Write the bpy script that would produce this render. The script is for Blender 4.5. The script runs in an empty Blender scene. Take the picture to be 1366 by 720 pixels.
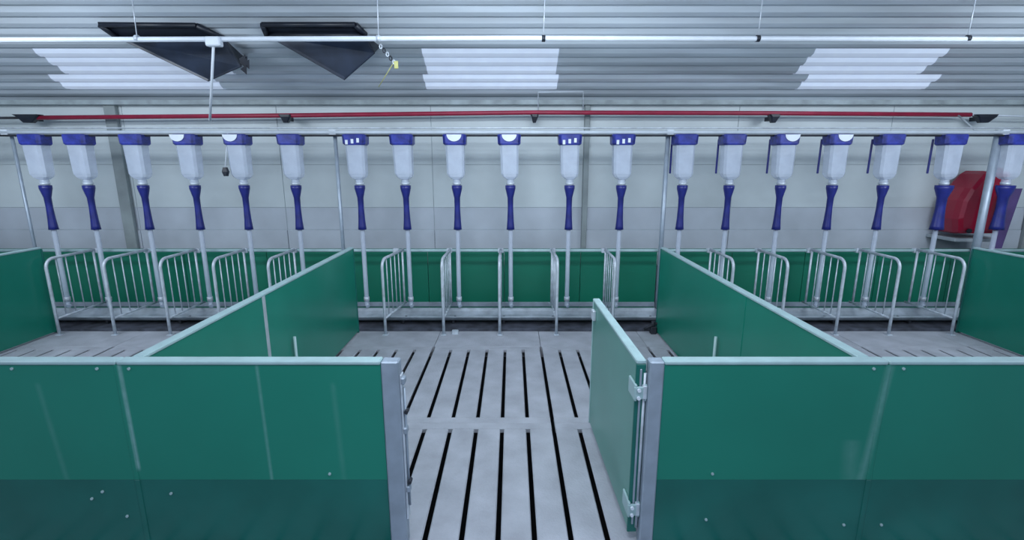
import bpy, math, random
from mathutils import Vector, Matrix
random.seed(7)
C = bpy.context.scene.collection
S = bpy.context.scene

# ------------------------------------------------------------ camera, world, lights
FP = 650.0                                   # focal length in pixels of the 1366 px frame
PITCH = math.radians(12.15)
CAMZ = 1.9
cd = bpy.data.cameras.new('camera'); cam = bpy.data.objects.new('camera', cd); C.objects.link(cam)
cd.sensor_fit = 'HORIZONTAL'; cd.sensor_width = 36; cd.lens = FP/1366*36; cd.clip_end = 60
cam.location = (0, 0, CAMZ); cam.rotation_euler = (math.pi/2-PITCH, 0, 0)
S.camera = cam
w = bpy.data.worlds.new('world'); S.world = w; w.use_nodes = True
w.node_tree.nodes['Background'].inputs[0].default_value = (.62, .76, 1, 1)
w.node_tree.nodes['Background'].inputs[1].default_value = .8
S.view_settings.view_transform = 'Standard'; S.view_settings.look = 'None'
S.view_settings.gamma = 1; S.view_settings.exposure = -0.12
FILL_W = 36
FILL_UP = 50
FILL_LAMPS = [(-5.2, 1.2, 2.75), (0, 1.2, 2.75), (5.2, 1.2, 2.75), (-5.2, 3.1, 3.1), (0, 3.1, 3.1), (5.2, 3.1, 3.1)]  # added fill lamps, out of view, to brighten pens and ceiling
for (x, y, z) in FILL_LAMPS:
    ld = bpy.data.lights.new('fill_light', 'AREA'); ld.shape = 'RECTANGLE'; ld.size = 2.4; ld.size_y = .25
    ld.energy = FILL_W; ld.color = (.82, .91, 1)
    lo = bpy.data.objects.new('fill_light', ld); C.objects.link(lo); lo.location = (x, y, z-.02)
    lu = ld.copy(); lu.energy = FILL_UP; uo = bpy.data.objects.new('fill_light', lu); C.objects.link(uo)   # added fill aimed forward and up at the ceiling
    uo.location = (x, y+.16, z+.03); uo.rotation_euler = (math.radians(108), 0, 0)

# ------------------------------------------------------------ helpers
class MB:
    def __init__(s): s.v = []; s.f = []; s.sm = []
    def add(s, vs, fs, smooth=False):
        b = len(s.v); s.v += [tuple(v) for v in vs]; s.f += [tuple(b+i for i in f) for f in fs]; s.sm += [smooth]*len(fs); return s
    def box(s, x0, x1, y0, y1, z0, z1, bev=0):
        if bev <= 0:
            vs = [(x, y, z) for z in (z0, z1) for (x, y) in ((x0, y0), (x1, y0), (x1, y1), (x0, y1))]
            return s.add(vs, [(3, 2, 1, 0), (4, 5, 6, 7), (0, 1, 5, 4), (1, 2, 6, 5), (2, 3, 7, 6), (3, 0, 4, 7)])
        b = bev; vs = []
        # chamfered box: 24 verts
        import itertools
        idx = {}
        for sx, sy, sz in itertools.product((0, 1), repeat=3):
            X = (x0, x1)[sx]; Y = (y0, y1)[sy]; Z = (z0, z1)[sz]; dx = b*(1-2*sx); dy = b*(1-2*sy); dz = b*(1-2*sz)
            for a, p in enumerate(((X, Y+dy, Z+dz), (X+dx, Y, Z+dz), (X+dx, Y+dy, Z))):
                idx[sx, sy, sz, a] = len(vs); vs.append(p)
        fs = []
        I = lambda *k: idx[k]
        for q in (0, 1):
            fs.append((I(q,0,0,0), I(q,1,0,0), I(q,1,1,0), I(q,0,1,0)))
            fs.append((I(0,q,0,1), I(1,q,0,1), I(1,q,1,1), I(0,q,1,1)))
            fs.append((I(0,0,q,2), I(1,0,q,2), I(1,1,q,2), I(0,1,q,2)))
        for a, c in itertools.product((0, 1), repeat=2):
            fs.append((I(a,c,0,0), I(a,c,1,0), I(a,c,1,1), I(a,c,0,1)))
            fs.append((I(a,0,c,0), I(a,1,c,0), I(a,1,c,2), I(a,0,c,2)))
            fs.append((I(0,a,c,1), I(1,a,c,1), I(1,a,c,2), I(0,a,c,2)))
        for k in itertools.product((0, 1), repeat=3):
            fs.append((I(*k,0), I(*k,1), I(*k,2)))
        c0 = Vector(((x0+x1)/2, (y0+y1)/2, (z0+z1)/2)); out = []
        for f in fs:
            p = [Vector(vs[i]) for i in f]; n = (p[1]-p[0]).cross(p[2]-p[0]); m = sum(p, Vector())/len(p)-c0
            out.append(f if n.dot(m) > 0 else tuple(reversed(f)))
        return s.add(vs, out)
    def tube(s, pts, r, n=8, rs=None, cap=True):
        pts = [Vector(p) for p in pts]; vs = []; N = len(pts); up = None
        for i, p in enumerate(pts):
            t = (pts[min(i+1, N-1)]-pts[max(i-1, 0)]).normalized()
            if up is None: up = t.orthogonal().normalized()
            else: up = (up-t*up.dot(t)).normalized()
            b = t.cross(up); R = rs[i] if rs else r
            vs += [p+(up*math.cos(a)+b*math.sin(a))*R for a in [2*math.pi*k/n for k in range(n)]]
        fs = [(i*n+k, i*n+(k+1) % n, (i+1)*n+(k+1) % n, (i+1)*n+k) for i in range(N-1) for k in range(n)]
        s.add(vs, fs, True)
        if cap:
            b = len(s.v)-N*n
            s.f += [tuple(b+k for k in reversed(range(n))), tuple(b+(N-1)*n+k for k in range(n))]; s.sm += [False, False]
        return s
    def frust(s, cx, cy, levels, bev=0):          # stack of rectangles (z, halfx, halfy, dx, dy)
        vs = []; 
        for (z, hx, hy, dx, dy) in levels:
            c = min(hx, hy)*.3
            vs += [(cx+dx+a, cy+dy+b, z) for a, b in ((-hx+c,-hy),(hx-c,-hy),(hx,-hy+c),(hx,hy-c),(hx-c,hy),(-hx+c,hy),(-hx,hy-c),(-hx,-hy+c))]
        N = len(levels)
        fs = [(i*8+k, i*8+(k+1) % 8, (i+1)*8+(k+1) % 8, (i+1)*8+k) for i in range(N-1) for k in range(8)]
        fs += [tuple(reversed(range(8))), tuple((N-1)*8+k for k in range(8))]
        if levels[0][0] > levels[-1][0]: fs = [tuple(reversed(f)) for f in fs]
        return s.add(vs, fs)
    def hull_plate(s, pts, thick):                # thick polygon plate
        P = [Vector(p) for p in pts]; n = (P[1]-P[0]).cross(P[2]-P[0]).normalized()*thick; N = len(P)
        vs = P+[p+n for p in P]
        fs = [tuple(reversed(range(N))), tuple(range(N, 2*N))]+[(i, (i+1) % N, N+(i+1) % N, N+i) for i in range(N)]
        return s.add(vs, fs)
    def build(s, name, mat, parent=None, loc=None):
        me = bpy.data.meshes.new(name); me.from_pydata(s.v, [], s.f); me.validate()
        if len(me.polygons) == len(s.sm): me.polygons.foreach_set('use_smooth', s.sm)
        me.materials.append(mat); me.update()
        o = bpy.data.objects.new(name, me); C.objects.link(o)
        if parent: o.parent = parent
        if loc: o.location = loc
        return o

def empty(name, loc=(0, 0, 0)):
    o = bpy.data.objects.new(name, None); C.objects.link(o); o.location = loc; o.empty_display_size = .1; return o
def tag(o, label=None, cat=None, group=None, kind=None):
    if label: o['label'] = label
    if cat: o['category'] = cat
    if group: o['group'] = group
    if kind: o['kind'] = kind
    return o
def kids(o): return [c for c in C.objects if c.parent == o]
def copy_tree(o, parent=None, cache={}):
    c = o.copy(); C.objects.link(c); c.parent = parent
    for ch in list(o.children): copy_tree(ch, c)
    return c
def pt(px, py, D):                                # world point on the pixel's ray at ground distance D
    a = PITCH; u = (px-683)/FP; v = (360-py)/FP
    dy = math.cos(a)+v*math.sin(a); dz = -math.sin(a)+v*math.cos(a)
    return Vector((u*D/dy, D, CAMZ+dz*D/dy))
def on_ceiling(px, py, off=0):
    p = pt(px, py, 1); tz = p.z-CAMZ
    D = (2.72+off+6.7*SL-CAMZ)/(tz+SL); return pt(px, py, D)
ORD = ['first','second','third','fourth','fifth','sixth','seventh','eighth','ninth','tenth','eleventh','twelfth','thirteenth','fourteenth','fifteenth','sixteenth','seventeenth','eighteenth','nineteenth']

# ------------------------------------------------------------ materials
def mat(name, col, rough=.5, metal=0, var=.12, scale=6, bump=0, bscale=40, alpha=1, emit=None, spec=.5, stretch=None, col2=None):
    m = bpy.data.materials.new(name); m.use_nodes = True; nt = m.node_tree; B = nt.nodes['Principled BSDF']
    tc = nt.nodes.new('ShaderNodeTexCoord'); mp = nt.nodes.new('ShaderNodeMapping'); nz = nt.nodes.new('ShaderNodeTexNoise')
    nt.links.new(tc.outputs['Object'], mp.inputs[0]); nt.links.new(mp.outputs[0], nz.inputs[0])
    if stretch: mp.inputs['Scale'].default_value = stretch
    nz.inputs['Scale'].default_value = scale; nz.inputs['Detail'].default_value = 6
    rp = nt.nodes.new('ShaderNodeValToRGB'); rp.color_ramp.elements[0].position = .32; rp.color_ramp.elements[1].position = .7
    c2 = col2 or tuple(c*(1-var*2) for c in col)
    rp.color_ramp.elements[0].color = (*c2, 1); rp.color_ramp.elements[1].color = (*[min(1, c*(1+var)) for c in col], 1)
    nt.links.new(nz.outputs[0], rp.inputs[0]); nt.links.new(rp.outputs[0], B.inputs['Base Color'])
    B.inputs['Roughness'].default_value = rough; B.inputs['Metallic'].default_value = metal
    B.inputs['Specular IOR Level'].default_value = spec; B.inputs['Alpha'].default_value = alpha
    if bump:
        n2 = nt.nodes.new('ShaderNodeTexNoise'); n2.inputs['Scale'].default_value = bscale; n2.inputs['Detail'].default_value = 5
        bp = nt.nodes.new('ShaderNodeBump'); bp.inputs['Strength'].default_value = bump; bp.inputs['Distance'].default_value = .01
        nt.links.new(mp.outputs[0], n2.inputs[0]); nt.links.new(n2.outputs[0], bp.inputs['Height']); nt.links.new(bp.outputs[0], B.inputs['Normal'])
    if emit: B.inputs['Emission Color'].default_value = (*emit[:3], 1); B.inputs['Emission Strength'].default_value = emit[3]
    return m
def lin(r, g, b): return tuple(((c/255)/12.92 if c/255 <= .04045 else ((c/255+.055)/1.055)**2.4) for c in (r, g, b))
M = dict(
 green=mat('green_plastic', lin(28, 128, 108), .28, var=.05, scale=1.2, bump=.03, bscale=3),
 green_dark=mat('green_plastic_darker', lin(26, 107, 97), .35, var=.1, scale=2.5, bump=.05, bscale=4),  # darker green for lower boards and end strips
 green_back=mat('green_plastic_back', lin(14, 112, 88), .4, var=.05, scale=1),
 gate=mat('gate_board', lin(92, 150, 138), .3, var=.05, scale=2),
 cap=mat('cap_rail', lin(164, 192, 194), .4, var=.06, scale=9),
 alu=mat('aluminium', lin(165, 178, 192), .4, .35, var=.1, scale=7),
 galv=mat('galvanised', lin(205, 214, 224), .38, .2, var=.12, scale=14),
 galvdull=mat('galvanised_trough', lin(168, 178, 188), .5, .2, var=.2, scale=5),
 concrete=mat('concrete', lin(170, 173, 182), .8, var=.1, scale=4, bump=.4, bscale=60),
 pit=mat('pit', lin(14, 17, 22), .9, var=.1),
 aisle=mat('aisle_concrete', lin(120, 126, 134), .85, var=.15, bump=.3),
 wall=mat('wall_panel', lin(198, 208, 211), .5, var=.06, scale=1.3),
 wall2=mat('wall_panel_lower', lin(184, 192, 202), .5, var=.08, scale=1.5),
 seam=mat('dark_seam', lin(172, 182, 188), .6, var=.1),
 column=mat('column', lin(142, 152, 154), .6, var=.12, scale=3),
 roof=mat('roof_sheet', lin(205, 215, 224), .3, .35, var=.17, scale=1.6, stretch=(.22, 2.2, 2.2)),
 roofdirt=mat('roof_edge', lin(150, 162, 166), .6, var=.15),
 emissive=mat('emissive_sheet', lin(205, 216, 232), .5, var=.03, emit=(.66, .76, .95, .3)),  # pale roof sheet with weak emission
 black=mat('black_plastic', lin(26, 32, 44), .45, var=.2),
 blackflap=mat('black_flap', lin(38, 48, 66), .4, var=.25, scale=4),
 blue=mat('blue_plastic', lin(34, 42, 124), .35, var=.15, scale=10),
 bluelid=mat('blue_lid', lin(48, 58, 148), .35, var=.3, scale=14),
 clear=mat('clear_plastic', lin(208, 218, 236), .25, var=.05, alpha=.5, scale=9),
 pipew=mat('white_pipe', lin(198, 208, 218), .4, var=.06),
 red=mat('red_paint', lin(150, 32, 62), .4, var=.1),
 redg=mat('red_gloss_plastic', lin(165, 28, 58), .15, var=.1, scale=2),
 purple=mat('purple_strap', lin(80, 62, 110), .5, var=.1),
 yellow=mat('yellow_tag', lin(190, 190, 120), .5),
 white=mat('white_plastic', lin(222, 230, 240), .4, var=.04),
 lamp=mat('added_lamp_tube', (1, 1, 1), .5, emit=(.85, .93, 1, 4)),  # glowing tube of the added fill lamps
 shade=mat('trough_shade', lin(72, 76, 88), .8, var=.3, scale=8),  # dark tone standing for the shade below the troughs
 rubber=mat('dark_grime', lin(40, 44, 54), .7, var=.3),
)
def pale_streaks(m, lines):
    """pale streaks: lines of (x0,z0,x1,z1,halfwidth,strength) in object space"""
    nt = m.node_tree; B = nt.nodes['Principled BSDF']; tc = [n for n in nt.nodes if n.type == 'TEX_COORD'][0]
    sep = nt.nodes.new('ShaderNodeSeparateXYZ'); nt.links.new(tc.outputs['Object'], sep.inputs[0])
    def ma(op, a, b=None, c=None):
        n = nt.nodes.new('ShaderNodeMath'); n.operation = op
        for i, q in enumerate((a, b, c)):
            if q is None: continue
            if isinstance(q, (int, float)): n.inputs[i].default_value = q
            else: nt.links.new(q, n.inputs[i])
        return n.outputs[0]
    X, Z = sep.outputs[0], sep.outputs[2]; tot = None
    nz = nt.nodes.new('ShaderNodeTexNoise'); nz.inputs['Scale'].default_value = 18; nt.links.new(tc.outputs['Object'], nz.inputs[0])
    for (x0, z0, x1, z1, hw, st) in lines:
        k = (x1-x0)/(z1-z0); d = ma('ABSOLUTE', ma('SUBTRACT', X, ma('MULTIPLY_ADD', Z, k, x0-k*z0)))
        g = ma('SUBTRACT', 1, ma('DIVIDE', d, hw)); g = ma('MAXIMUM', g, 0)
        zm = (z0+z1)/2; hz = abs(z1-z0)/2
        e = ma('MULTIPLY', ma('SUBTRACT', hz, ma('ABSOLUTE', ma('SUBTRACT', Z, zm))), 12/hz); e = ma('MINIMUM', ma('MAXIMUM', e, 0), 1)
        g = ma('MULTIPLY', ma('MULTIPLY', g, e), st); g = ma('MULTIPLY', g, ma('ADD', nz.outputs[0], .3)); tot = g if tot is None else ma('ADD', tot, g)
    mx = nt.nodes.new('ShaderNodeMix'); mx.data_type = 'RGBA'
    src = B.inputs['Base Color'].links[0].from_socket
    nt.links.new(ma('MINIMUM', tot, 1), mx.inputs[0]); nt.links.new(src, mx.inputs[6]); mx.inputs[7].default_value = (*lin(150, 190, 190), 1)
    nt.links.new(mx.outputs[2], B.inputs['Base Color'])
M['green_front'] = mat('green_front_board', lin(28, 128, 108), .3, var=.05, scale=1.2, bump=.03, bscale=3)
pale_streaks(M['green_front'], [(-1.845, 1, -1.84, .42, .014, .75), (-1.2, 1, -1.19, .35, .012, .35), (-2.25, .9, -2.2, .3, .02, .12),
                          (1.78, 1, 1.72, .25, .03, .35), (1.65, .6, 1.7, .2, .06, .18), (-.85, .9, -.83, .3, .02, .1)])  # pale streaks mixed into the board colour

# ------------------------------------------------------------ shell
FD = 2.143           # front wall distance
PX = [-5.29, -1.80, 1.69, 5.18]     # partition lines
# floor: pit base, slatted slabs, solid strip, aisle
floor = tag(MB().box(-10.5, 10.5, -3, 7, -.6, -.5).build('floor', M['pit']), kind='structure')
pitch = .1905
def slab_mesh(n, L):
    """precast slab with n slats and n-1 through slots, chamfered arrises"""
    b = MB(); W = n*pitch-.028; T = .12; e = .083; g = .014
    sl = [(-W/2 if i == 0 else -n*pitch/2+i*pitch+g, W/2 if i == n-1 else -n*pitch/2+(i+1)*pitch-g) for i in range(n)]
    for (a, c) in sl:      # slats taper downward
        q = len(b.v); b.box(a, c, e, L-e, -T, -.0005, .006); m_ = (a+c)/2
        for j in range(q, len(b.v)):
            x, y, zz = b.v[j]
            if zz < -.05: b.v[j] = (m_+(x-m_)*.55, y, zz)
    b.box(-W/2, W/2, .0005, e+.001, -.035, 0, .003); b.box(-W/2, W/2, L-e-.001, L-.0005, -.035, 0, .003)
    return b
m1 = slab_mesh(6, 1.58).build('concrete_slab', M['concrete'], floor)
first = True
for (y0, L) in ((3.35, 1.58), (1.77, 1.58)):
    for k in range(-9, 10):
        x = .308+k*6*pitch-3*pitch
        if abs(x) > 10: continue
        if y0 < 3 and abs(x) > 4.2: continue
        o = m1 if first else m1.copy()
        if not first: C.objects.link(o)
        first = False; o.location = (x, y0, random.uniform(-.0008, .0))
sm = MB().box(-.5695, .5695, 0, 1.75, -.12, 0, .003)
s0 = sm.build('solid_slab', M['concrete'], floor); s0.location = (.308-3*pitch, 4.932, 0)
for k in range(-9, 10):
    if k == 0: continue
    o = s0.copy(); C.objects.link(o); o.location = (.308-3*pitch+k*6*pitch, 4.932, random.uniform(-.002, .002))
MB().box(-10.5, 10.5, -3, 1.765, -.12, 0).build('aisle_slab', M['aisle'], floor)

# back wall with panels, seams and columns
WY = 6.7
wall = tag(MB().box(-10.5, 10.5, WY+.008, WY+.15, -.1, 2.95).build('wall_back', M['seam']), kind='structure')
xs = [.96+2.03*k for k in range(-5, 5)]
for i in range(len(xs)-1):
    MB().box(xs[i]+.004, xs[i+1]-.004, WY, WY+.04, 1.335, 1.903, .002).build('wall_panel', M['wall'], wall)
    MB().box(xs[i]+.004, xs[i+1]-.004, WY+.002, WY+.04, 1.03, 1.332, .002).build('wall_panel', M['wall2'], wall)
    MB().box(xs[i]+.004, xs[i+1]-.004, WY, WY+.04, 1.906, 2.72, .002).build('wall_panel', M['wall'], wall)
    MB().box(xs[i]+.004, xs[i+1]-.004, WY-.012, WY+.03, 0, 1.022, .004).build('wall_panel', M['wall2'], wall)
for k, x in enumerate((-5.24, .985, 7.1)):
    hw = (.075, .035, .075)[k]
    tag(MB().box(x-hw, x+hw, WY-.07, WY-.015, 0, 2.72, .006).build('trim_%d' % (k+1), M['column']), kind='structure')
for sname, x in (('wall_left', -10.5), ('wall_right', 10.5)):
    tag(MB().box(min(x, x+math.copysign(.1, x)), max(x, x+math.copysign(.1, x)), -3, 6.8, -.1, 5.9).build(sname, M['wall']), kind='structure')

# corrugated roof, sloping up toward the viewer to a ridge, ribs running left-right
SL = math.tan(math.radians(25))
def roof_pt(s, n=0):   # s = distance up the slope from the wall, n = depth normal (down = negative)
    c, q = math.cos(math.atan(SL)), math.sin(math.atan(SL))
    return (6.76-s*c-n*q*-1*-1, 2.70+s*q+n*c)
def sheet(x0, x1, s0, s1, lift=0):
    b = MB(); P = .155; prof = []
    k = math.floor(s0/P)
    while k*P < s1:
        for (f, d) in ((0, 0), (.46, 0), (.54, -.042), (.90, -.042), (1, 0)):
            s_ = k*P+f*P
            if s0-1e-6 <= s_ <= s1+1e-6: prof.append((s_, d+lift))
        k += 1
    prof = sorted(set(prof)); vs = []
    for t in (0, .004):
        for x in (x0, x1):
            for (s_, d) in prof: y, z = roof_pt(s_, d+t); vs.append((x, y, z))
    n = len(prof)
    fs = [(i, i+1, n+i+1, n+i) for i in range(n-1)]+[(2*n+i, 3*n+i, 3*n+i+1, 2*n+i+1) for i in range(n-1)]
    fs += [(i, 2*n+i, 2*n+i+1, i+1) for i in range(n-1)]+[(n+i, n+i+1, 3*n+i+1, 3*n+i) for i in range(n-1)]
    fs += [(0, n, 3*n, 2*n), (n-1, 3*n-1, 4*n-1, 2*n-1)]
    return b.add(vs, fs)
ceiling = tag(empty('ceiling', (0, 6.76, 2.7)), kind='structure')
def cb(b, name, m):
    o = b.build(name, m, ceiling); o.matrix_parent_inverse = Matrix.Translation((0, -6.76, -2.7)); return o
EMISSIVE_CUTS = [(.31, .62, ((-5.56, -3.6), (-1.07, .56), (3.56, 5.15))), (.62, 1.085, ((-5.3, -3.3), (-1.0, .52), (3.36, 4.84)))]
def roof_row(s0, s1, cuts):
    xs = [-10.5, -7.6]+[v for c in cuts for v in c]+[7.6, 10.5]
    for i in range(len(xs)-1):
        lit = (xs[i], xs[i+1]) in cuts
        cb(sheet(xs[i]+.002, xs[i+1]-.002, s0, s1), 'emissive_sheet' if lit else 'roof_sheet', M['emissive'] if lit else M['roof'])
roof_row(0, .31, ())
for (a, b_, cuts) in EMISSIVE_CUTS: roof_row(a, b_, cuts)
roof_row(1.085, 7.6, ())
tag(MB().box(-10.5, 10.5, 6.56, 6.72, 2.66, 2.715).build('trim_4', M['roofdirt']), kind='structure')

# ------------------------------------------------------------ added fill lamps above the aisle (outside the frame)
def ridge_z(y): return 2.70+(6.76-y)*SL
for i, (x, y, z) in enumerate(FILL_LAMPS):
    t = empty('added_lamp', (x, y, z)); row = 'near' if y < 2 else 'far'
    tag(t, 'added unseen white tube lamp above the pens, %s row, %s' % (row, ('left', 'middle', 'right')[i % 3]), 'lamp', 'added tube lamps under the roof')
    MB().box(-1.22, 1.22, -.14, .14, 0, .06, .01).build('housing', M['white'], t)
    MB().tube([(-1.18, 0, .075), (1.18, 0, .075)], .013, 8).build('tube', M['lamp'], t)
    for dx in (-.9, .9): MB().tube([(dx, 0, .05), (dx, 0, ridge_z(y)-z-.02)], .006, 6).build('hanger', M['galv'], t)

# ------------------------------------------------------------ front panels
def front_panel(xa, xb, label, bolts, joint=None):
    t = tag(empty('pen_front_panel', ((xa+xb)/2, FD, 0)), label, 'pen panel'); cx = (xa+xb)/2
    def P(b, n, m):
        o = b.build(n, m, t); o.matrix_parent_inverse = Matrix.Identity(4); o.location = (-cx, -FD, 0); return o
    up = P(MB().box(xa, xb, FD, FD+.05, .375, .985, .001), 'upper_board', M['green_front'])
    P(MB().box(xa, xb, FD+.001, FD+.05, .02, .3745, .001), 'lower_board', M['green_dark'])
    P(MB().box(xa, xb, FD-.006, FD+.056, .983, 1.003, .005), 'cap_rail', M['cap'])
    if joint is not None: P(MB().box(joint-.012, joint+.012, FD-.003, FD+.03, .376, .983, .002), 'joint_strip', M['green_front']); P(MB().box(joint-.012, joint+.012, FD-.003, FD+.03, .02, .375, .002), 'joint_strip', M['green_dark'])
    for bx, bz in bolts:
        P(MB().tube([(bx, FD+.002, bz), (bx, FD-.006, bz)], .007, 8), 'bolt', M['cap'])
    return t
MINX = -4.6
front_panel(MINX, -1.86, 'green front panel at far left of picture, beyond the panel joint', [(-1.95, .965), (-2.35, .965), (-1.80-.14, .17), (-1.79-.25, .31), (-1.8-.3, .27)], -1.858)
front_panel(-1.855, -.618, 'green front panel left of the pen doorway, with one pale rivet', [(-1.80, .965), (-.90, .41), (-1.7, .3)])
front_panel(.717, 1.765, 'green front panel right of the doorway behind the open gate post', [(.99, .41), (.98, .15), (1.70, .965), (1.68, .12)])
front_panel(1.77, 4.6, 'green front panel at far right of picture, beyond the panel joint', [(1.84, .965), (1.87, .12)], 1.7675)

# door posts
t = tag(empty('door_post', (-.574, FD, 0)), 'grey metal doorway post at the left with a latch catch', 'post', 'posts of the pen doorway')
MB().box(-.042, .042, -.008, .055, 0, 1.0, .006).build('post', M['alu'], t)
MB().box(.043, .052, 0, .045, .15, .93, .002).build('latch_strip', M['galv'], t)
MB().tube([(.058, .02, .22), (.058, .02, .86)], .006, 8).build('latch_rod', M['alu'], t)
for z in (.62, .30, .88): MB().box(.043, .066, .0, .04, z, z+.035, .005).build('catch', M['alu'], t)
for z in (.74, .36): MB().tube([(.066, -.004, z), (.066, .03, z)], .01, 8).build('screw', M['rubber'], t)
t = tag(empty('door_post', (.682, FD, 0)), 'grey metal doorway post at the right carrying the open gate', 'post', 'posts of the pen doorway')
MB().box(-.034, .034, -.008, .055, 0, 1.0, .006).build('post', M['alu'], t)
MB().tube([(-.045, .03, .08), (-.045, .03, .93)], .007, 8).build('hinge_pin', M['galv'], t)
for z in (.16, .80): MB().box(-.058, -.034, .01, .05, z, z+.07, .004).build('hinge_plate', M['galv'], t)

# gate, swung open into the pen
g = tag(empty('pen_gate', (.617, FD+.03, 0)), 'pale green pen gate standing open beside the right doorway post', 'gate')
g.rotation_euler = (0, 0, math.radians(91.6))
GL = 1.09
MB().box(.012, GL, -.018, .018, .055, .975, .003).build('board', M['gate'], g)
MB().box(0, GL+.008, -.024, .024, .973, .995, .005).build('cap_rail', M['cap'], g)
MB().box(0, .014, -.024, .024, .05, .973, .003).build('end_strip', M['green_dark'], g)
MB().box(GL-.002, GL+.01, -.024, .024, .05, .973, .003).build('end_strip', M['cap'], g)
MB().box(-.006, .002, -.004, .006, .1, .95, .002).build('edge_rod', M['alu'], g)
for z in (.16, .80):
    h = MB().box(-.018, .10, .018, .03, z-.01, z+.075, .004); h.box(-.018, .10, -.03, -.018, z-.01, z+.075, .004); h.box(-.02, -.006, -.032, .032, z, z+.065, .004)
    ho = h.build('hinge', M['cap'], g)
    for dz in (.01, .05): MB().tube([(-.03, .012, z+dz), (-.018, .012, z+dz)], .009, 8).build('bolt', M['white'], ho)
MB().box(GL-.09, GL-.03, .018, .04, .86, .93, .004).build('latch', M['galv'], g)

# ------------------------------------------------------------ side partitions
lab = ['green side partition at the far left edge of the picture', 'green side partition left of the middle pen with dark joint post',
       'green side partition right of the middle pen', 'green side partition at the far right edge of the picture']
for i, x in enumerate(PX):
    t = tag(empty('pen_partition', (x, FD+.06, 0)), lab[i], 'partition', 'partitions between the pens')
    Y0, Y1 = 0.0, 5.37-FD-.06; J = 1.16
    y = Y0
    for (a, b_) in ((Y0, J-.012), (J+.012, Y1)):
        MB().box(-.022, .022, a, b_, .02, .985, .003).build('board', M['green'], t)
    MB().box(-.028, .028, Y0, Y1+.01, .983, 1.003, .005).build('cap_rail', M['cap'], t)
    MB().box(-.026, .026, J-.02, J+.02, 0, .983, .002).build('joint_strip', M['seam'] if i == 1 else M['green'], t)
    MB().box(-.027, .027, Y1, Y1+.02, .0, .983, .003).build('end_strip', M['green_dark'], t)

# drinker pipes beside the middle pen's partitions
for sx, nm in ((-1, 'left'), (1, 'right')):
    x = PX[1]+.05 if sx < 0 else PX[2]-.05
    t = tag(empty('drinker_pipe', (x, 3.72, 0)), 'short pale drinker pipe against the %s partition of the middle pen' % nm, 'pipe', 'drinker pipes of the middle pen')
    MB().tube([(0, 0, 0), (0, 0, .55)], .012, 8).build('pipe', M['cap'], t)
    MB().tube([(0, 0, .3), (-.05*sx*-1, 0, .27)], .011, 8).build('nipple', M['galv'], t)

# ------------------------------------------------------------ green boards behind the troughs
BY = 6.25
bl = ['green back board behind the far left pen', 'green back board behind the middle pen', 'green back board behind the right pen']
for i, (a, b_) in enumerate(((-8.6, -2.12), (-2.1, 1.895), (1.915, 8.6))):
    cx = (a+b_)/2; t = tag(empty('back_board', (cx, BY, 0)), bl[i], 'board', 'green boards behind the feed troughs')
    n = round((b_-a)/1.0); st = (b_-a)/n
    for k in range(n):
        MB().box(a-cx+k*st+.003, a-cx+(k+1)*st-.003, 0, .03, .01, .815, .003).build('board', M['green_back'], t)
    MB().box(a-cx, b_-cx, -.006, .036, .815, .835, .004).build('cap_rail', M['green_back'], t)
    MB().box(a-cx, b_-cx, -.012, -.001, .06, .12, .003).build('lower_strip', M['alu'], t)

# troughs
tl = ['galvanised feed trough in the left pen', 'galvanised feed trough across the middle pen', 'galvanised feed trough in the right pen']
for i, (a, b_) in enumerate(((-7.6, -2.16), (-2.0, 1.80), (1.98, 7.6))):
    cx = (a+b_)/2; t = tag(empty('feed_trough', (cx, 5.72, 0)), tl[i], 'trough', 'feed troughs along the back')
    hw = (b_-a)/2; prof = []
    for k in range(9):
        an = math.pi*(1+k/8); prof.append((.17*math.cos(an), .135+.085*math.sin(an)))
    prof = [(-.20, .137)]+prof+[(.20, .137)]
    inner = [(u*.97, v+.006) for u, v in reversed(prof)]; loop = prof+inner; N = len(loop); vs = [(s*hw, u, v) for s in (-1, 1) for (u, v) in loop]
    fs = [(k, N+k, N+(k+1) % N, (k+1) % N) for k in range(N)]
    MB().add(vs, fs, False).build('trough_shell', M['galvdull'], t)
    for s in (-1, 1): MB().box(s*hw-.006, s*hw+.006, -.17, .17, .045, .14, .003).build('end_cap', M['galvdull'], t)
    MB().box(-hw, hw, -.30, .2, .0, .03, .004).build('shade_slab', M['shade'], t)  # low dark slab added to paint the trough's shade on the floor
    n = 7
    for k in range(n):
        x = -hw+.08+(2*hw-.16)*k/(n-1); MB().box(x-.015, x+.015, -.12, .14, .03, .07, .004).build('foot', M['rubber'], t)
t = tag(empty('water_valve', (1.62, 5.34, 0)), 'dark tangled water valve at the right end of the middle trough', 'valve')
MB().tube([(.12, 0, .02), (.05, .02, .12), (-.02, -.01, .10), (-.10, .0, .05)], .018, 8).build('hose', M['rubber'], t)
MB().box(-.03, .04, -.03, .03, 0, .09, .01).build('valve_body', M['rubber'], t); MB().tube([(.0, 0, .08), (.0, 0, .15)], .022, 8).build('handle', M['rubber'], t)
t = tag(empty('floor_block', (-.655, 5.34, 0)), 'small pale block lying in front of the middle trough', 'block')
MB().frust(0, 0, [(0, .04, .03, 0, 0), (.04, .035, .026, 0, 0)]).build('block', M['galv'], t)

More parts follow.
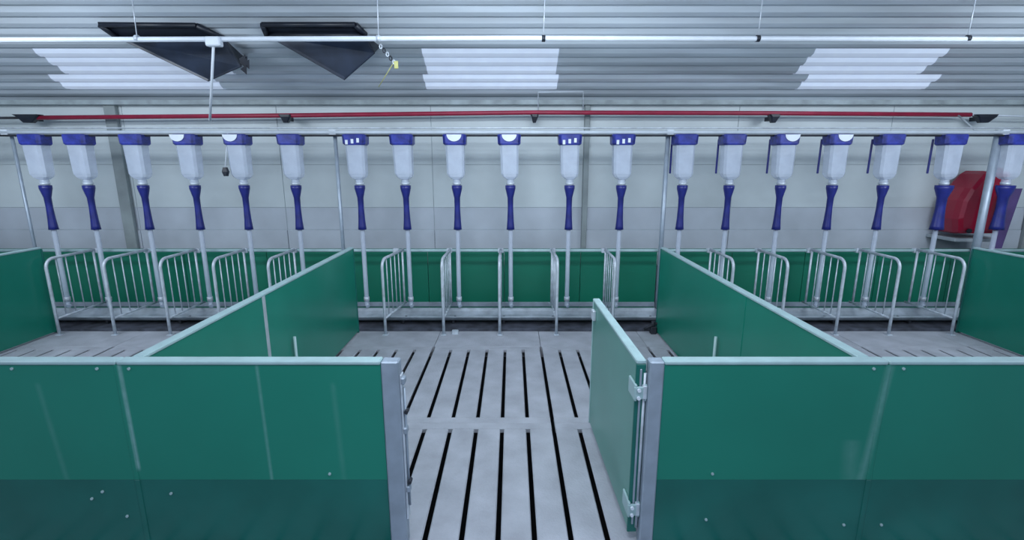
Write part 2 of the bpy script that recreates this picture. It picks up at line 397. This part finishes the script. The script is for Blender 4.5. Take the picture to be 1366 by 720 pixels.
# ------------------------------------------------------------ stall dividers
def divider():
    t = empty('stall_divider', (0, 5.3, 0))
    arc = [(0, .10-.10*math.cos(a), .775+.10*math.sin(a)) for a in [math.pi/2*k/6 for k in range(7)]]
    MB().tube([(0, 0, .0), (0, 0, .4)]+arc+[(0, .66, .875)], .0165, 10).build('frame', M['galv'], t)
    MB().tube([(0, .0, .195), (0, .70, .195)], .013, 8).build('bottom_rail', M['galv'], t)
    MB().tube([(0, .64, .20), (0, .64, .87)], .013, 8).build('back_bar', M['galv'], t)
    for k in range(4):
        y = .13+.125*k; MB().tube([(0, y, .195), (0, y, .87)], .0065, 6).build('bar', M['galv'], t)
    MB().box(-.03, .03, -.03, .03, 0, .008, .002).build('foot_plate', M['galv'], t)
    return t
dv = divider(); DX = [-5.18, -4.54, -3.91, -3.32, -2.71, -1.445, -.78, -.14, .507, 1.146, 2.46, 3.065, 3.70, 4.31, 5.03]
for i, x in enumerate(DX):
    o = dv if i == 0 else copy_tree(dv); o.location = (x, 5.3, 0)
    pen = ('left', 'middle', 'right')[i//5]
    o.rotation_euler.z = math.radians((0, -1.5, 1, 0, -1, -8, -1, 0, 1, -1, 0, 1, -1, 0, 1)[i])
    tag(o, 'barred steel stall divider in the %s pen, %s from the left there' % (pen, ORD[i % 5]), 'divider', 'stall dividers in the pens')

# cross rail through the dividers, with clamps
t = tag(empty('top_rail', (0, 5.985, .86)), 'long pale horizontal rail running along the tops of all stall dividers', 'rail')
MB().tube([(-8.4, 0, 0), (8.4, 0, 0)], .019, 10).build('rail', M['cap'], t)
for i, x in enumerate(DX):
    MB().box(x-.035, x+.035, -.03, .028, -.027, .027, .006).build('clamp', M['galv'], t)

# posts and feed line
POSTX = [-5.88, -2.08, 1.835, 5.72]
pl = ['slim white post at the far left edge', 'slim white post between left and middle pens', 'grey post between middle and right pens', 'stout white post in front of the red drum']
for i, x in enumerate(POSTX):
    t = tag(empty('support_post', (x, 5.93, 0)), pl[i], 'post', 'posts carrying the feed line')
    r = (.018, .022, .028, .045)[i]
    MB().tube([(0, 0, 0), (0, 0, 2.30)], r, 10).build('pole', M['alu'], t)
    MB().box(-.04, .04, -.09, .03, 2.225, 2.30, .005).build('bracket', M['white'], t)
    MB().box(-.05, .05, -.05, .05, 0, .012, .003).build('foot_plate', M['galv'], t)
t = tag(empty('feed_line', (0, 5.85, 2.27)), 'long white feed pipe above the dispensers', 'pipe')
MB().tube([(-8.4, 0, 0), (8.4, 0, 0)], .021, 10).build('pipe', M['pipew'], t)
MB().tube([(-8.4, .03, .05), (8.4, .03, .05)], .008, 6).build('wire', M['galv'], t)
MB().tube([(-8.4, -.008, -.036), (8.4, -.008, -.036)], .012, 8).build('dark_cable', M['rubber'], t)

# ------------------------------------------------------------ feed dispensers
ZB = .18
def dispenser():
    t = empty('feed_dispenser', (0, 5.85, ZB)); z = lambda v: v-ZB
    l = MB().frust(0, 0, [(z(2.245), .125, .10, 0, 0), (z(2.235), .135, .105, 0, 0), (z(2.14), .13, .10, 0, 0), (z(2.125), .115, .09, 0, 0)])
    l.build('lid', M['bluelid'], t)
    MB().frust(0, 0, [(z(2.14), .108, .085, 0, 0), (z(1.80), .10, .078, .006, 0), (z(1.765), .085, .068, .01, 0), (z(1.735), .05, .05, .012, 0)]).build('hopper', M['clear'], t)
    MB().tube([(.012, 0, z(1.76)), (.012, 0, z(1.65))], .045, 12).build('collar', M['clear'], t)
    MB().tube([(.012, 0, z(1.70)), (.012, 0, z(1.672))], .05, 12).build('collar_ring', M['galv'], t)
    rs = [.062, .062, .036, .034, .040, .046, .05]
    MB().tube([(.012, 0, z(h)) for h in (1.665, 1.63, 1.52, 1.40, 1.26, 1.18, 1.14)], 0, 12, rs=rs).build('drop_tube', M['blue'], t)
    MB().tube([(.012, 0, z(1.145)), (.012, 0, z(.24)), (.012, .0, z(.20)), (.03, -.02, z(.185))], .027, 10).build('down_pipe', M['clear'], t)
    MB().tube([(.012, 0, z(.30)), (.012, 0, z(.25))], .034, 10).build('pipe_cuff', M['galv'], t)
    MB().box(-.115, -.095, .115, .135, z(1.80), z(2.2), .004).build('scale_bar', M['blue'], t)
    return t
dp = dispenser()
DPX = [47, 106, 181, 251, 318, 388, 475, 538, 607, 681, 761, 831, 915, 978, 1049, 1118, 1187, 1270, 1353]
for i, px in enumerate(DPX):
    o = dp if i == 0 else copy_tree(dp)
    o.location = ((px-684)*5.656/650, 5.85, ZB)
    tag(o, 'blue-lidded clear feed dispenser, %s from the left in the row' % ORD[i] if i < 18 else 'blue-lidded clear feed dispenser cut by the right edge of the picture', 'dispenser', 'feed dispensers in a row')
    o.rotation_euler.y = math.radians(random.uniform(-.25, .25))
    for ch in list(o.children) if i else []:
        if ch.name.startswith('scale_bar') and i < 12: bpy.data.objects.remove(ch)
        elif ch.name.startswith('drop_tube') and i > 16: ch.scale = (1.6, 1.3, 1)
    if i in (3, 4, 8, 9, 14, 15):
        n = 10; w_ = .085
        P = [(w_*math.cos(a), w_*.9*math.sin(a)) for a in [-math.pi*k/n for k in range(n+1)]]
        dx = {3: -.05, 4: -.03, 14: .03, 15: .02}.get(i, 0)
        MB().hull_plate([(p[0]+dx, -.112, 2.24-ZB+p[1]) for p in P], .008).build('white_flap', M['white'], o)
    if i in (6, 10, 11):
        for q in range(3): MB().box(-.09+q*.065, -.06+q*.065, -.113, -.105, 2.13-ZB+.01*q, 2.18-ZB+.01*q, .002).build('white_tag', M['white'], o)
for ch in list(dp.children):
    if ch.name.startswith('scale_bar'): bpy.data.objects.remove(ch)
t = tag(empty('sensor_box', pt(301, 229, 5.74)), 'tiny black sensor hanging near the fifth dispenser', 'sensor')
MB().frust(0, 0, [(-.05, .02, .02, 0, 0), (0, .035, .025, 0, 0), (.05, .02, .02, 0, 0)]).build('body', M['black'], t)
MB().tube([(0, 0, .05), (.02, .1, 2.262-t.location.z)], .005, 6).build('cord', M['white'], t)

# purple hose next to right post
t = tag(empty('hanging_strap', (6.08, 6.02, 0)), 'dark purple strap hanging behind the stout white post at right', 'strap')
MB().hull_plate([(-.09, 0, .80), (.04, 0, .80), (.15, 0, 1.62), (-.02, 0, 1.62)], -.02).build('strap', M['purple'], t)
MB().tube([(-.10, .0, .86), (-.05, 0, .86), (.05, 0, .86)], .02, 8).build('buckle', M['galv'], t)

# red drum mounted at the wall
RY = 6.38
t = tag(empty('red_drum', (6.02, RY, .98)), 'glossy red plastic drum on the back wall beside the stout white post', 'drum')
out = [(-.30, .02), (-.27, 0), (.30, 0), (.33, .03), (.33, .80), (.30, .84), (-.06, .84), (-.12, .80), (-.24, .62), (-.31, .45), (-.33, .20)]
out = [(min(u, .22), .05+v*.95) for u, v in out if u < .31]
vs = []; N = len(out)
for (y, sc) in ((-.19, .86), (-.16, .97), (-.08, 1), (.15, 1), (.19, .95)):
    vs += [(u*sc+.0, y, .42+(v-.42)*sc) for (u, v) in out]
fs = [(r*N+k, r*N+(k+1) % N, (r+1)*N+(k+1) % N, (r+1)*N+k) for r in range(4) for k in range(N)]+[tuple(reversed(range(N))), tuple(4*N+k for k in range(N))]
MB().add(vs, fs).build('body', M['redg'], t)
MB().tube([(.0, -.12, .83), (.0, -.12, .87), (.14, -.12, .87), (.14, -.12, .83)], .014, 8).build('handle', M['redg'], t)
MB().tube([(-.2, -.2, .10), (-.2, -.22, .10)], .03, 12).build('cap', M['black'], t)
MB().box(-.3, .3, -.15, .31, -.05, -.005, .006).build('shelf_bracket', M['seam'], t)

# red pipe along the top of the wall with black clamps
t = tag(empty('red_pipe', (0, 6.45, 2.53)), 'long thin red pipe running high along the back wall', 'pipe')
ends = [pt(48, 157, 6.45), pt(380, 154, 6.45), pt(713, 150, 6.45), pt(1033, 151, 6.45), pt(1295, 153, 6.45)]
o = Vector((0, 6.45, 2.53))
pts = [p-o for p in ends]
MB().tube(pts, .028, 10).build('pipe', M['red'], t)
MB().tube([pts[0]+Vector((-4, 0, -.02)), pts[0]], .016, 8).build('pipe_end', M['rubber'], t)
MB().tube([pts[-1], pts[-1]+Vector((.7, 0, -.02)), pts[-1]+Vector((2.5, 0, -.02))], .012, 8).build('pipe_end', M['pipew'], t)
for px, wd in ((35, .17), (380, .08), (713, .05), (1033, .07), (1315, .15)):
    p = pt(px, 158, 6.42)-o
    k = MB().frust(p.x, 0, [(p.z+.05, wd, .05, 0, 0), (p.z+.02, wd*.8, .05, wd*.1, 0), (p.z-.05, wd*.35, .03, 0, 0)])
    k.box(p.x-.02, p.x+.02, .0, .18, p.z-.02, p.z+.03); k.build('clamp', M['black'], t)
p = pt(1277, 165, 6.42)-o; MB().tube([(p.x, 0, -.0), (p.x, -.3, -.22)], .01, 6).build('drop_rod', M['seam'], t)
p = pt(718, 137, 6.6)
t = tag(empty('thin_cable', (p.x, 6.6, 2.6)), 'thin white cable looping above the red pipe near the wall column', 'cable')
a = pt(718, 152, 6.55)-t.location; b_ = pt(718, 123, 6.5)-t.location; c_ = pt(778, 122, 6.5)-t.location; d_ = pt(778, 146, 6.6)-t.location
MB().tube([a, b_, c_, d_], .008, 6).build('cable', M['pipew'], t)

# overhead white water pipe with hangers
HY = 5.0
z0 = pt(683, 51, HY).z
t = tag(empty('overhead_pipe', (0, HY, z0)), 'long white pipe hanging just under the corrugated ceiling', 'pipe')
MB().tube([(-9, 0, -.02), (-5, 0, -.015), (0, 0, 0), (9, 0, -.02)], .024, 10).build('pipe', M['white'], t)
for px in (183, 505, 725, 1011, 1291):
    x = pt(px, 51, HY).x; top = 2.70+(6.76-HY)*SL-z0
    k = MB().tube([(x, 0, .02), (x+.01, 0, top-.03)], .005, 6); k.build('hanger', M['galv'], t)
    MB().tube([(x-.016, 0, -.002), (x+.016, 0, -.002)], .031, 10).build('clamp', M['black'] if px > 700 else M['galv'], t)
t = tag(empty('drop_pipe', pt(285, 56, HY-.02)), 'thin white pipe dropping from the overhead pipe past the left vent', 'pipe')
e = pt(280, 161, 5.4)-t.location
MB().tube([(0, 0, 0), e*.5, e], .013, 8).build('pipe', M['white'], t)
MB().box(-.07, .07, -.03, .045, -.04, .045, .01).build('tee_fitting', M['white'], t)
t = tag(empty('yellow_tag', pt(512, 62, 5.02)), 'dark chain with a yellow tag hanging beside the smaller black vent', 'tag')
for k in range(5):
    MB().tube([(-.03+.03*k+.012*math.cos(a), 0, -.035*k+.02*math.sin(a)) for a in [2*math.pi*j/8 for j in range(9)]], .006, 5).build('link', M['black'] if k % 2 else M['galv'], t)
MB().box(.09, .13, -.006, .006, -.20, -.13, .003).build('tag', M['yellow'], t)
e = pt(505, 116, 5.15)-t.location; MB().tube([(.09, 0, -.14), e], .004, 5).build('cord', M['yellow'], t)

# ------------------------------------------------------------ black ceiling vents with hanging flaps
def vent(A, B, Cc, Dd, E, F, label, fray):
    """A,B top edge of the frame, F,E its lower edge (on the roof); Cc,Dd outer corners of the flap, which hangs below"""
    a, b, f, e = on_ceiling(*A, off=-.05), on_ceiling(*B, off=-.05), on_ceiling(*F, off=-.05), on_ceiling(*E, off=-.05)
    t = tag(empty('ceiling_vent', a), label, 'vent', 'black vents under the roof')
    n = Vector((0, -math.sin(math.atan(SL)), -math.cos(math.atan(SL))))
    L = lambda p: p-a
    def bar(p, q, w_): MB().tube([L(p), L(q)], w_, 4).build('frame_bar', M['black'], t)
    bar(a, b, .03); bar(f, e, .03); bar(a, f, .03); bar(b, e, .03)
    MB().hull_plate([L(a)-n*.02, L(b)-n*.02, L(e)-n*.02, L(f)-n*.02], .01).build('backing', M['black'], t)
    c = pt(*Cc, e.y-.12); d = pt(*Dd, f.y+.02); 
    fl = MB().hull_plate([L(f), L(e), L(c), L(d)], .012); fl.build('flap', M['blackflap'], t)
    # side cheeks closing between roof and flap
    rc = on_ceiling(Cc[0]+8, Cc[1]-8, off=-.03)
    MB().hull_plate([L(e), L(rc), L(c)], .01).build('cheek', M['black'], t)
    if fray:
        for q in range(7):
            s = c+(d-c)*(.12*q/6)+Vector((random.uniform(-.03, .06), -.03, random.uniform(-.03, .09)))
            MB().hull_plate([L(s), L(s)+Vector((.07, 0, .04)), L(s)+Vector((.05, .02, -.05))], .01).build('torn_scrap', M['black'], t)
    return t
vent((133, 33), (262, 34), (322, 88), (277, 108), (300, 52), (160, 52), 'black wedge-shaped ceiling vent at left with torn flap, behind the drop pipe', True)
vent((350, 33), (474, 33), (500, 70), (459, 106), (488, 47), (356, 47), 'black wedge-shaped ceiling vent nearer the middle with clean flap', False)
